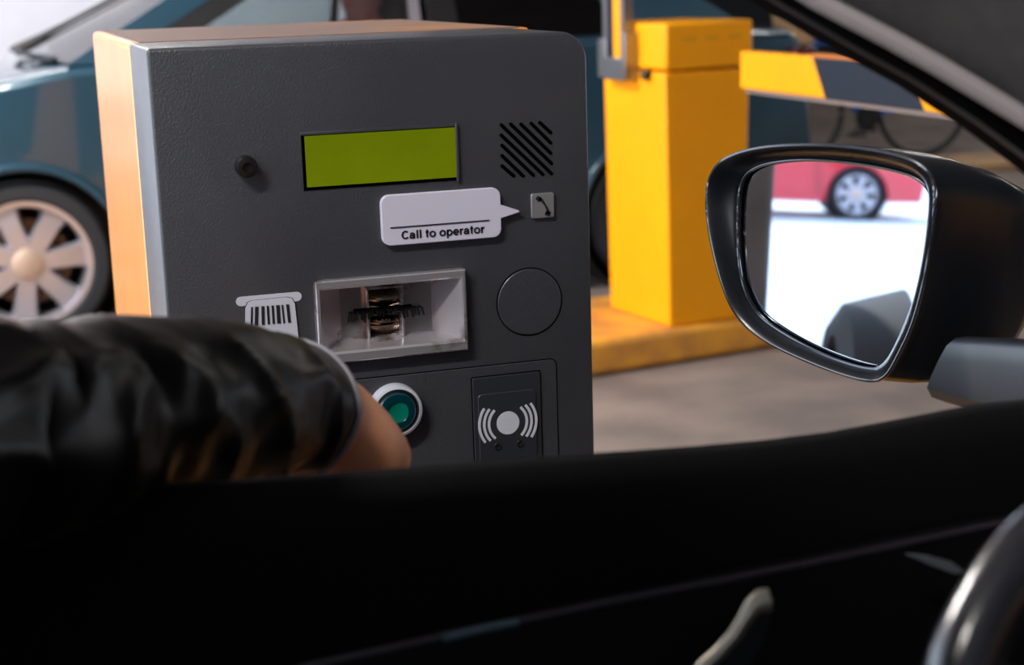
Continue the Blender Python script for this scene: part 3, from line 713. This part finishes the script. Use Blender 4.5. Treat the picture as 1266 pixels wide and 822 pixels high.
for s in (-1, 1): b = B(); bx(b, tuple(bbk+V((s*.12-.045, s*.13-.04, -.115))), tuple(bbk+V((s*.12+.045, s*.13+.04, -.095)))); obj('pedal', b, M_trimblk, ck)

# ================================================================== THE CAR WE SIT IN
own = thing('car', 'black car interior seen from inside, with driver door, door mirror and steering wheel', 'car', (-.6, 0, 0))
SY = .80
# door top: sill profile swept along X following the sill line of the photograph
sill_px = [(-300, 632), (0, 614), (150, 606.5), (400, 589), (633, 571.5), (760, 562), (860, 555), (940, 548), (1030, 537), (1090, 526), (1150, 514.5), (1210, 503), (1266, 497), (1420, 480)]
sp3 = [atY(x, y, SY) for x, y in sill_px]
sp3 = [V((-1.2, SY, sp3[0].z+.002))] + sp3
b = B(); rg = []
for p in sp3:
    z = p.z
    prof = [(.0, 0), (.012, -.006), (.018, -.03), (.02, -.10), (.02, -.5), (-.06, -.5), (-.075, -.30), (-.082, -.16), (-.072, -.085), (-.060, -.045), (-.045, -.018), (-.025, -.006), (-.008, -.001)]
    rg.append([(p.x, SY+dy, z+dz) for dy, dz in prof])
loft(b, rg); door = obj('door_panel', b, M_int, own, ang=60)
b = B(); tube(b, [p+V((0, .006, -.005)) for p in sp3], .005, 8); obj('window_seal', b, M_trimblk, door)
# slim trim strip running along the card
tr_px = [(330, 838), (400, 820), (550, 787), (640, 768), (740, 747), (860, 724), (1000, 697), (1120, 672), (1220, 651), (1300, 636)]
def cardY(z_off): return SY-.082
tr3 = [atY(x, y, .722) for x, y in tr_px]
b = B(); tube(b, tr3, .0022, 8); obj('trim_strip', b, M_trimline, door)
b = B(); tube(b, [atY(x, y, .719) for x, y in ((548, 789), (590, 779), (640, 769))], .0022, 8); obj('trim_glint', b, mat('teal_trim_glint', (70, 92, 100), .3, metal=.4), door)  # reflection on the trim strip, painted as a teal length
# lower card below the strip
b = B(); rg = []
for p in [V((-1.2, .72, tr3[0].z-.02))]+tr3+[V((.95, .72, tr3[-1].z))]:
    rg.append([(p.x, .735, p.z), (p.x, .721, p.z-.002), (p.x, .712, p.z-.03), (p.x, .69, p.z-.10), (p.x, .66, p.z-.16), (p.x, .64, p.z-.17), (p.x, .64, p.z-.5), (p.x, .735, p.z-.5)])
loft(b, rg); obj('lower_card', b, M_int2, door, ang=60)
# lever handle
lp = [atD(x, y, .775) for x, y in ((858, 838), (872, 822), (890, 806), (908, 786), (922, 764), (932, 749), (942, 743), (952, 741))]
b = B(); rg = []
for k, p in enumerate(lp):
    q0, q1 = lp[max(k-1, 0)], lp[min(k+1, len(lp)-1)]; t = (q1-q0).normalized(); s_ = t.cross(CF).normalized(); u_ = s_.cross(t)
    wd = [.0034, .0034, .0034, .0034, .0037, .0045, .006, .0055][k]; hh = .0028
    rg.append([p+s_*wd*math.cos(2*PI*j/12)+u_*hh*math.sin(2*PI*j/12) for j in range(12)])
loft(b, rg); hd = obj('door_handle', b, M_satin, own)
b = B(); q = [atD(x, y, .782) for x, y in ((880, 835), (905, 800), (932, 762), (948, 748), (957, 742), (954, 768), (946, 790), (920, 835))]
prism(b, q, CF*.012, 0); obj('handle_bowl', b, M_int2, hd, tri=True)
# faint glints further along the card: air vent lever
b = B(); q = [atD(x, y, .84) for x, y in ((1122, 686), (1150, 689), (1180, 697), (1193, 707), (1180, 709), (1150, 698))]
prism(b, q, CF*.008); obj('vent_blade', b, mat('vent_grey', (70, 72, 76), .45), own, tri=True)
# A pillar: trim, piping painted with its highlight, and seal, running from the roof to the sill
def strip(pxs, D, name, m, off, parent, rnd=False):
    pass
pl_out = [(700, -165), (830, -82), (960, 0), (1073, 66), (1125, 94), (1206, 147), (1266, 191), (1400, 300)]
pl_hi = [(738, -165), (868, -82), (998, 0), (1090, 50), (1149, 84), (1210, 121), (1266, 156), (1400, 262)]
pl_in = [(764, -165), (894, -82), (1022, 0), (1112, 46), (1170, 78), (1228, 112), (1284, 146), (1410, 235)]
pl_far = [(980, -215), (1110, -165), (1240, -110), (1330, -70), (1400, -20), (1460, 20), (1500, 60), (1560, 140)]
def pil(Da): return lambda p: atD(p[0], p[1], Da)
b = B(); rg = []
for o_, h_ in zip(pl_out, pl_hi):
    a, c = atD(*o_, .875), atD(*h_, .862); m1 = (a+c)/2-CF*.008
    a2, c2 = a+CF*.03, c+CF*.03
    rg.append([a, a*.8+c*.2-CF*.006, m1, a*.15+c*.85-CF*.004, c, c2, a2])
loft(b, rg); ps = obj('pillar_seal', b, mat('seal_black_rubber', (3, 3, 4), .8, spec=.04), own, ang=60)
b = B(); tube(b, [atD(x+1, y+1, .876) for x, y in pl_out], .0022, 8); obj('seal_lip', b, mat('seal_lip_reflection', (60, 54, 54), .5), ps)  # reflection on the outer pillar rim is put into the lip's grey
b = B(); tube(b, [(atD(*h_, .858)+atD(*i_, .852))/2 for h_, i_ in zip(pl_hi, pl_in)], .0056, 10); obj('piping_highlight', b, M_pillar_hi, own)  # highlight along the pillar edge is put into this lighter grey
b = B(); rg = []
for h_, f_ in zip(pl_in, pl_far):
    a, c = atD(h_[0]-10, h_[1]-4, .856), atD(*f_, .78)
    a2, c2 = a+CF*.04, c+CF*.06
    rg.append([a, a*.9+c*.1-CF*.006, a*.55+c*.45-CF*.016, a*.1+c*.9-CF*.006, c, c2, a2])
loft(b, rg); obj('pillar_trim', b, M_pillar, own, ang=60)
# steering wheel: only the rim's left arc enters the picture
b = B()
rim_px = [(1330, 596), (1290, 630), (1266, 655), (1232, 692), (1206, 730), (1186, 772), (1174, 815), (1172, 870)]
Wc = atD(1420, 860, .62)
pts = []
q = [atD(x, y, .60) for x, y in ((1176, 850), (1228, 712), (1320, 608))]
# circle through three points
def circ3(a, b_, c):
    ab, ac = b_-a, c-a; n = ab.cross(ac)
    ctr = a + (n.cross(ab)*ac.length_squared + ac.cross(n)*ab.length_squared)/(2*n.length_squared)
    return ctr, n.normalized(), (a-ctr).length
q = [atD(1180, 850, .60), atD(1245, 715, .615), atD(1360, 622, .64)]
ctr, nn, rad_ = circ3(*q)
s_ = (q[0]-ctr).normalized(); u_ = nn.cross(s_)
tube(b, [ctr+(s_*math.cos(2*PI*k/72)+u_*math.sin(2*PI*k/72))*rad_ for k in range(72)], .0135, 16, closed=True)
sw = obj('steering_wheel', b, M_leather, own)
b = B(); tube(b, [ctr-s_*rad_, ctr-s_*rad_*.3, ctr+s_*rad_*.3, ctr+s_*rad_], [.012, .03, .03, .012], 10, squash=.5); lathe(b, [(.0, -.03), (.05, -.03), (.055, 0), (.05, .03), (0, .03)], ctr, nn, 24); obj('wheel_hub', b, M_int2, sw, bevel=.004)
# dashboard, roof lining, seats: what keeps the cabin dark
b = B(); bx(b, (.52, -.72, .72), (.95, .66, 1.0)); obj('dashboard', b, M_int2, own, bevel=.05, seg=4)
b = B(); rg = []
for x, z in ((-1.7, 1.46), (-1.4, 1.50), (-.8, 1.52), (-.2, 1.50), (.05, 1.455)):
    rg.append([(x, -.66+1.32*k/8, z+.02*(1-(2*k/8-1)**2)) for k in range(9)])
loft(b, rg, False); o = obj('roof', b, M_pillar, own); md = o.modifiers.new('Solid', 'SOLIDIFY'); md.thickness = .04; md.offset = 1
b = B(); bx(b, (-.50, .12, .42), (-.02, .64, .56)); bx(b, (-.72, .12, .5), (-.56, .64, 1.06)); bx(b, (-.74, .26, 1.08), (-.62, .52, 1.30)); obj('driver_seat', b, M_seat, own, bevel=.04, seg=3)
b = B(); bx(b, (-2.0, -.84, .22), (1.0, .70, .40)); obj('floor_pan', b, M_int2, own)
b = B(); bx(b, (-2.0, -.86, .25), (.95, -.80, 1.03)); obj('passenger_side', b, M_int, own, bevel=.02)
b = B(); bx(b, (-2.0, -.8, .4), (-1.9, .5, 1.05)); obj('tail_panel', b, M_int2, own, bevel=.03)
# outer skin with the flared rear arch (it shows at the corner of the mirror)
b = B(); o_ = [(-2.12, .36), (-2.10, .60), (-1.95, .72), (-1.22, .76), (-1.22, .28)] + arch(-1.72, .36, .34, -10, 180)
prism(b, [(x, .785, z) for x, z in o_], (0, .02, 0)); bx(b, (-1.22, .80, .26), (.95, .825, .56)); obj('outer_skin', b, mat('outer_skin_black', (14, 15, 17), .5, spec=.3), own, tri=True)
b = B()
rg = []
for x, z in arch(-1.72, .36, .375, -10, 190, 40):
    d = V((x+1.72, 0, z-.36)).normalized()
    rg.append([(x-d.x*.06, .80, z-d.z*.06), (x-d.x*.055, .955, z-d.z*.055), (x-d.x*.03, .965, z-d.z*.03), (x+d.x*.02, .935, z+d.z*.02), (x+d.x*.06, .80, z+d.z*.06)])
loft(b, rg); obj('arch_flare', b, mat('arch_flare_plastic', (40, 41, 44), .7, spec=.25, bump=.4, bump_scale=160), own)
for wx in (-1.72, ):
    b = B(); lathe(b, [(.22, 0), (.27, .01), (.305, -.02), (.31, -.1), (.30, -.2), (.22, -.2), (.22, 0)], (wx, .90, .31), (0, 1, 0), 40); wh = obj('wheel', b, M_tyre, own)
    b = B(); lathe(b, [(.225, -.01), (.19, -.05), (.05, -.02), (0, -.02)], (wx, .90, .31), (0, 1, 0), 32); obj('rim', b, M_alloy, wh)
# ---------------- door mirror
DM = 1.36
gc = atD(1040, 320, DM)
dvec = (gc-CO).normalized()
AZ, DP = -.100, R(4.75)
rvec = V((-math.cos(DP)*math.cos(AZ), math.cos(DP)*math.sin(AZ), -math.sin(DP)))
nm = (rvec-dvec).normalized()
rim_px = [(875,239),(879,217),(892,199),(918,187.5),(953,181),(1010,179),(1063,183),(1100,189.5),(1129,197.5),(1148,210),(1157,230),(1155,270),(1146,335),(1129,401),(1110,440),(1097,464),(1081,472),(1041,462),(997,445),(954,425),(923,403),(905,379),(892,344),(881,300),(875.5,262)]
gl_px = [(919,247),(923,226),(932,213),(953,203.5),(997,199),(1050,202.5),(1102,211),(1137,222),(1152,239),(1153.5,265),(1146,313),(1133,370),(1111,423),(1097,447),(1082,453.5),(1041,442.5),(997,423),(953,396.5),(934,376),(922,344),(918,300)]
def on_plane(pxs, off): p = gc+nm*off; return [atP(x, y, p, nm) for x, y in pxs]
def resample(pts, n):
    pts = sm(pts, 2); L = [0]
    for a, c in zip(pts, pts[1:]+pts[:1]): L.append(L[-1]+(c-a).length)
    out = []
    for k in range(n):
        t = L[-1]*k/n; i = max(j for j in range(len(pts)) if L[j] <= t); a, c = pts[i], pts[(i+1) % len(pts)]
        out.append(a.lerp(c, (t-L[i])/max(L[i+1]-L[i], 1e-9)))
    return out
def align(ring, ref):
    n = len(ring); k = min(range(n), key=lambda i: sum((ring[(i+j) % n]-ref[j]).length_squared for j in range(0, n, 4)))
    return ring[k:]+ring[:k]
NR = 120
rim = resample(on_plane(rim_px, .016), NR)
gls = align(resample(on_plane(gl_px, 0), NR), rim)
gcen = sum(gls, V())/NR; rcen = sum(rim, V())/NR
def scaled(ring, c, s, off): return [c+(p-c)*s+off for p in ring]
b = B(); bmg = [gls]
vs = [b.verts.new(p) for p in gls]; b.faces.new(vs)
back_dir = V((.93, .22, -.02)).normalized()
mir = None
b2 = B()
fl = back_dir
inner_lip = scaled(rim, rcen, .965, nm*.002)
inner2 = scaled(rim, rcen, .93, nm*-.003)
seat1 = [p.lerp(q, .55) for p, q in zip(inner2, gls)]
seat2 = scaled(gls, gcen, 1.022, nm*.004)
seat3 = scaled(gls, gcen, 1.012, nm*-.004)
tail = V((0, -.035, -.012))
rings = [seat3, seat2, seat1, inner2, inner_lip, scaled(rim, rcen, .99, nm*.0035), rim, scaled(rim, rcen, 1.012, fl*.008-nm*.0), scaled(rim, rcen, 1.02, fl*.035+tail*.25), scaled(rim, rcen, .97, fl*.07+tail*.7), scaled(rim, rcen, .86, fl*.105+tail*1.2), scaled(rim, rcen, .62, fl*.135+tail*1.6), scaled(rim, rcen, .25, fl*.148+tail*1.8)]
loft(b2, rings, True, False, True)
mir = obj('side_mirror', b2, M_rimblk, own, ang=70)
obj('mirror_glass', b, M_mirror, mir, smooth=False)
# foot of the mirror running in to the door
def sect(pxs, D): return [atD(x, y, D) for x, y in pxs]
b = B()
s0 = sect([(1149, 484), (1160, 455), (1177, 424), (1200, 421), (1222, 430), (1224, 475), (1216, 502), (1181, 496)], 1.24)
s1 = sect([(1200, 500), (1214, 460), (1228, 426), (1268, 424), (1300, 430), (1300, 480), (1290, 505), (1250, 505)], 1.17)
s2 = sect([(1290, 520), (1300, 470), (1310, 432), (1360, 430), (1390, 440), (1390, 500), (1370, 530), (1330, 530)], 1.03)
loft(b, [sm([p+(p-sum(s, V())/8)*.15 for p in s], 1) for s in (s0, s1, s2)]); obj('mirror_foot', b, mat('mirror_foot_black', (20, 22, 27), .4, spec=.35), mir, ang=40)
for nm_, rr_ in (('rim_highlight_bead', [p+nm*.001 for p in rim]), ('glass_highlight_bead', [p+nm*.0015 for p in seat2])):  # glossy beads added to catch highlights around rim and glass
    b = B(); tube(b, rr_, .0021 if nm_ == 'rim_highlight_bead' else .0014, 8, closed=True); obj(nm_, b, mat(nm_+'_gloss', (30, 34, 40), .14, spec=.9, coat=1.), mir)
b = B()
h0 = [(1168, 240), (1160, 300), (1150, 360), (1136, 425), (1128, 462), (1150, 470), (1185, 440), (1210, 380), (1215, 300), (1200, 230)]

# ================================================================== THE DRIVER: torso out of frame, left arm reaching out over the sill
SH = V((-.30, .50, 1.06)); EL = atD(-10, 530, .76); WR = atD(396, 512, 1.03)
pel = V((-.36, .38, .62)); chest = V((-.40, .40, .98)); DH = V((-.36, .40, 1.30))
fdir = (WR-EL).normalized()
hk = atD(494, 655, 1.07)                                            # knuckles, just below the door's edge
chains = [[(pel, (.15, .12)), (V((-.39, .39, .80)), (.14, .11)), (chest, (.15, .10)), (V((-.40, .40, 1.12)), .055), (DH+V((0, 0, -.09)), .05)],
          [(chest, (.15, .10)), (SH, .058), ((SH+EL)/2, .05), (EL, .043), (EL.lerp(WR, .35), .042), (EL.lerp(WR, .75), .032), (WR, (.038, .036)), (WR.lerp(hk, .35), (.041, .041)), (WR.lerp(hk, .75), (.034, .042))],
          [(chest, (.15, .10)), (V((-.36, .20, 1.04)), .058), (V((-.22, .12, .80)), .05), (V((.08, .20, .86)), .034)],
          [(pel, (.15, .12)), (V((-.30, .28, .60)), .09), (V((.14, .26, .66)), .07), (V((.34, .26, .40)), .05)],
          [(pel, (.15, .12)), (V((-.30, .48, .60)), .09), (V((.14, .50, .66)), .07), (V((.34, .50, .40)), .05)]]
tmp = skin_body('driver_body', chains, M_skin)
pb = B(); pb.from_mesh(tmp.data); bpy.data.objects.remove(tmp)
head(pb, DH, (1, .25, 0))
# five fingers, each a chain of its own rooted inside the palm
hdir = (hk-WR).normalized(); hside = hdir.cross(CF).normalized(); hnor = hside.cross(hdir).normalized()
fr0 = WR.lerp(hk, .70)
for k, (off, ln) in enumerate(((-.032, .066), (-.011, .080), (.010, .084), (.031, .076))):
    base = fr0+hside*off; a1 = (hdir*.8+V((-.1, .12, -.5))).normalized(); a2 = (a1+V((0, .35, -.45))).normalized(); a3 = (a2+V((0, .1, -.6))).normalized()
    p1 = hk+hside*off*1.05; p2_ = p1+a1*ln*.48; p3 = p2_+a2*ln*.30; p4 = p3+a3*ln*.22
    t = skin_body('finger', [[(base, .009), (p1, .0098), (p2_, .0088), (p3, .008), (p4, .0066)]], M_skin); pb.from_mesh(t.data); bpy.data.objects.remove(t)
TS = 1 if hside.z < 0 else -1
tb0 = WR.lerp(hk, .30); tb = [tb0+hside*TS*.014, tb0+hside*TS*.040+hdir*.022, tb0+hside*TS*.052+hdir*.052, tb0+hside*TS*.050+hdir*.078]
t = skin_body('thumb', [[(tb[0], .013), (tb[1], .0125), (tb[2], .0105), (tb[3], .0085)]], M_skin); pb.from_mesh(t.data); bpy.data.objects.remove(t)
person = obj('person', pb, M_skin, None)
person['label'] = 'person in black jacket reaching an arm out over the door to the ticket machine'; person['category'] = 'person'
# jacket sleeve: a tube with diagonal folds
def sleeve_ring(c, t, r, k_, n=56):
    s, u = frame_for(t); rg = []
    for j in range(n):
        a = 2*PI*j/n
        rg.append(c+(s*math.cos(a)*r[0]+u*math.sin(a)*r[1]))
    return rg
ctrl = [(SH, (.085, .085)), (SH.lerp(EL, .5), (.074, .074)), (atD(-70, 545, .735), (.056, .055)), (atD(10, 541, .765), (.0555, .054)), (atD(90, 524, .82), (.0555, .0535)), (atD(180, 509, .87), (.054, .0525)), (atD(260, 504, .92), (.0525, .0505)), (atD(320, 505, .975), (.0495, .047)), (atD(352, 506, 1.01), (.0460, .0440))]
def catmull(P, t):
    n = len(P)-1; f = min(t*n, n-1e-6); i = int(f); f -= i
    p0, p1, p2_, p3 = P[max(i-1, 0)], P[i], P[i+1], P[min(i+2, n)]
    return .5*((2*p1)+(p2_-p0)*f+(2*p0-5*p1+4*p2_-p3)*f*f+(3*p1-p0-3*p2_+p3)*f**3)
NC = 150; rg = []
cs = [c for c, r in ctrl]; r0 = [V((*r, 0)) for c, r in ctrl]
for k in range(NC+1):
    t = k/NC; c = catmull(cs, t); tg = catmull(cs, min(t+.01, 1))-catmull(cs, max(t-.01, 0)); r = catmull(r0, t)
    s, u = frame_for(tg); ring = []
    for j in range(72):
        a = 2*PI*j/72
        w = .55+.45*math.sin(3*t*PI)
        ph = t*40 + 2.4*math.sin(a+.7) + .8*math.sin(2*a+t*9)
        nz = noise.noise(V((math.cos(a)*1.6, math.sin(a)*1.6, t*9)))
        q_ = 1-abs(math.sin(ph*.5+1.6*nz))
        fold = (.0085*q_**1.4-.003)*(.35+.65*abs(math.sin(a-.5+t*3)))
        fold += .0022*noise.noise(V((math.cos(a)*2.2+3, math.sin(a)*2.2, t*26)))
        env = 1-.75*max(0, (t-.9)/.1)
        if math.sin(a) > .75: env *= .55
        top = 1.0
        d = s*math.cos(a)*(r.x+fold*env)+u*math.sin(a)*(r.y+fold*env)
        ring.append(c+d)
    rg.append(ring)
end = rg[-1]; ec = sum(end, V())/72; tg = (cs[-1]-cs[-2]).normalized()
cuff_bulge = [ec+(p-ec)*1.0+tg*.004 for p in end]
b = B(); loft(b, rg+[cuff_bulge, [ec+(p-ec)*.95+tg*.003 for p in end], [ec+(p-ec)*.9-tg*.03 for p in end]], True, False, False)
slv = obj('jacket_sleeve', b, M_jacket, person, ang=180)
b = B(); loft(b, [[ec+(p-ec)*.955-tg*.02 for p in end], [ec+(p-ec)*.965+tg*.009 for p in end], [ec+(p-ec)*.92+tg*.0105 for p in end], [ec+(p-ec)*.88+tg*.004 for p in end], [ec+(p-ec)*.86-tg*.03 for p in end]], True, False, False)
tube(b, [ec+(p-ec)*.975+tg*.007 for p in end[::2]], .0030, 8, closed=True)
obj('sleeve_lining', b, M_lining, slv)
skin_body('jacket', [[(pel+V((0, 0, .04)), (.18, .15)), (V((-.39, .39, .80)), (.17, .14)), (chest, (.18, .13)), (V((-.40, .40, 1.09)), .075)],
    [(chest, (.18, .13)), (SH, .075)], [(chest, (.18, .13)), (V((-.36, .20, 1.04)), .075), (V((-.22, .12, .80)), .062), (V((.03, .19, .85)), .05)]], M_jacket, person)
skin_body('trousers', [[(pel, (.17, .14)), (V((-.30, .28, .60)), .10), (V((.14, .26, .66)), .08), (V((.34, .26, .40)), .06)], [(pel, (.17, .14)), (V((-.30, .48, .60)), .10), (V((.14, .50, .66)), .08), (V((.34, .50, .40)), .06)]], M_cloth_dk, person)
b = B(); rg = []
for z, rx, ry in ((-.03, .08, .10), (.03, .084, .107), (.08, .077, .098), (.115, .05, .07), (.135, .015, .02)):
    rg.append([DH+V((math.cos(2*PI*k/24)*ry-.014, math.sin(2*PI*k/24)*rx, z if math.cos(2*PI*k/24) < .3 else max(z, .05+z*.5))) for k in range(24)])
loft(b, rg); obj('hair', b, M_hair, person)

# ================================================================== LIGHT
w = bpy.data.worlds.new('World'); S.world = w; w.use_nodes = True
nt = w.node_tree; bg = nt.nodes['Background']
tc = nt.nodes.new('ShaderNodeTexCoord'); sx = nt.nodes.new('ShaderNodeSeparateXYZ'); rp = nt.nodes.new('ShaderNodeValToRGB')
nt.links.new(tc.outputs['Generated'], sx.inputs[0]); nt.links.new(sx.outputs['Z'], rp.inputs[0]); nt.links.new(rp.outputs[0], bg.inputs[0])
rp.color_ramp.elements[0].color = (.86, .92, 1, 1); rp.color_ramp.elements[0].position = 0
rp.color_ramp.elements[1].color = (.55, .72, 1, 1); rp.color_ramp.elements[1].position = .7
bg.inputs[1].default_value = 3.6
sun = bpy.data.lights.new('sun', 'SUN'); sun.energy = 5; sun.angle = R(1.5); sun.color = (1, .95, .88)
so = bpy.data.objects.new('sun', sun); COL.objects.link(so); so.rotation_euler = V((-.62, .25, .74)).to_track_quat('Z', 'Y').to_euler()
def area(name, loc, size, energy, col=(1, .96, .9), tgt=None):
    l = bpy.data.lights.new(name, 'AREA'); l.shape = 'RECTANGLE'; l.size, l.size_y = size; l.energy = energy; l.color = col
    o = bpy.data.objects.new(name, l); COL.objects.link(o); o.location = loc
    return o
FILL_LAMPS = [(-1.6, -.3), (-1.2, 4.9), (5.2, 3.0), (0, 8.0), (6.0, 8.0), (9.5, 13)]  # unseen fill lamps, added to brighten machine front and cabinet side
M_fill_housing = mat('fill_housing_white', (250, 250, 245), .6)
for i_, (x, y) in enumerate(FILL_LAMPS):
    t = thing('fill_light', 'added white fill lamp, unseen above the lanes', 'lamp', (x, y, 3.4), 'added fill lamps')
    b = B(); bx(b, (x-.75, y-.09, 3.34), (x+.75, y+.09, 3.40)); obj('fill_housing', b, M_fill_housing, t, bevel=.01)
    area('fill_glow', (x, y, 3.33), (1.4, .16), (140, 270, 25, 50, 40, 40)[i_])

# ================================================================== CAMERA
cam = bpy.data.cameras.new('camera'); co = bpy.data.objects.new('camera', cam); COL.objects.link(co)
cam.sensor_fit = 'HORIZONTAL'; cam.sensor_width = 36; cam.lens = FPX/1266*36
co.matrix_world = Matrix(((CR.x, CU.x, -CF.x, CO.x), (CR.y, CU.y, -CF.y, CO.y), (CR.z, CU.z, -CF.z, CO.z), (0, 0, 0, 1)))
cam.clip_start = .02; cam.clip_end = 200
cam.dof.use_dof = True; cam.dof.focus_distance = (V((.33, 1.40, 1.12))-CO).dot(CF); cam.dof.aperture_fstop = 7.0
S.camera = co
S.view_settings.view_transform = 'Standard'; S.view_settings.look = 'None'; S.view_settings.exposure = 0
for o in bpy.data.objects:
    if '_org' in o: del o['_org']
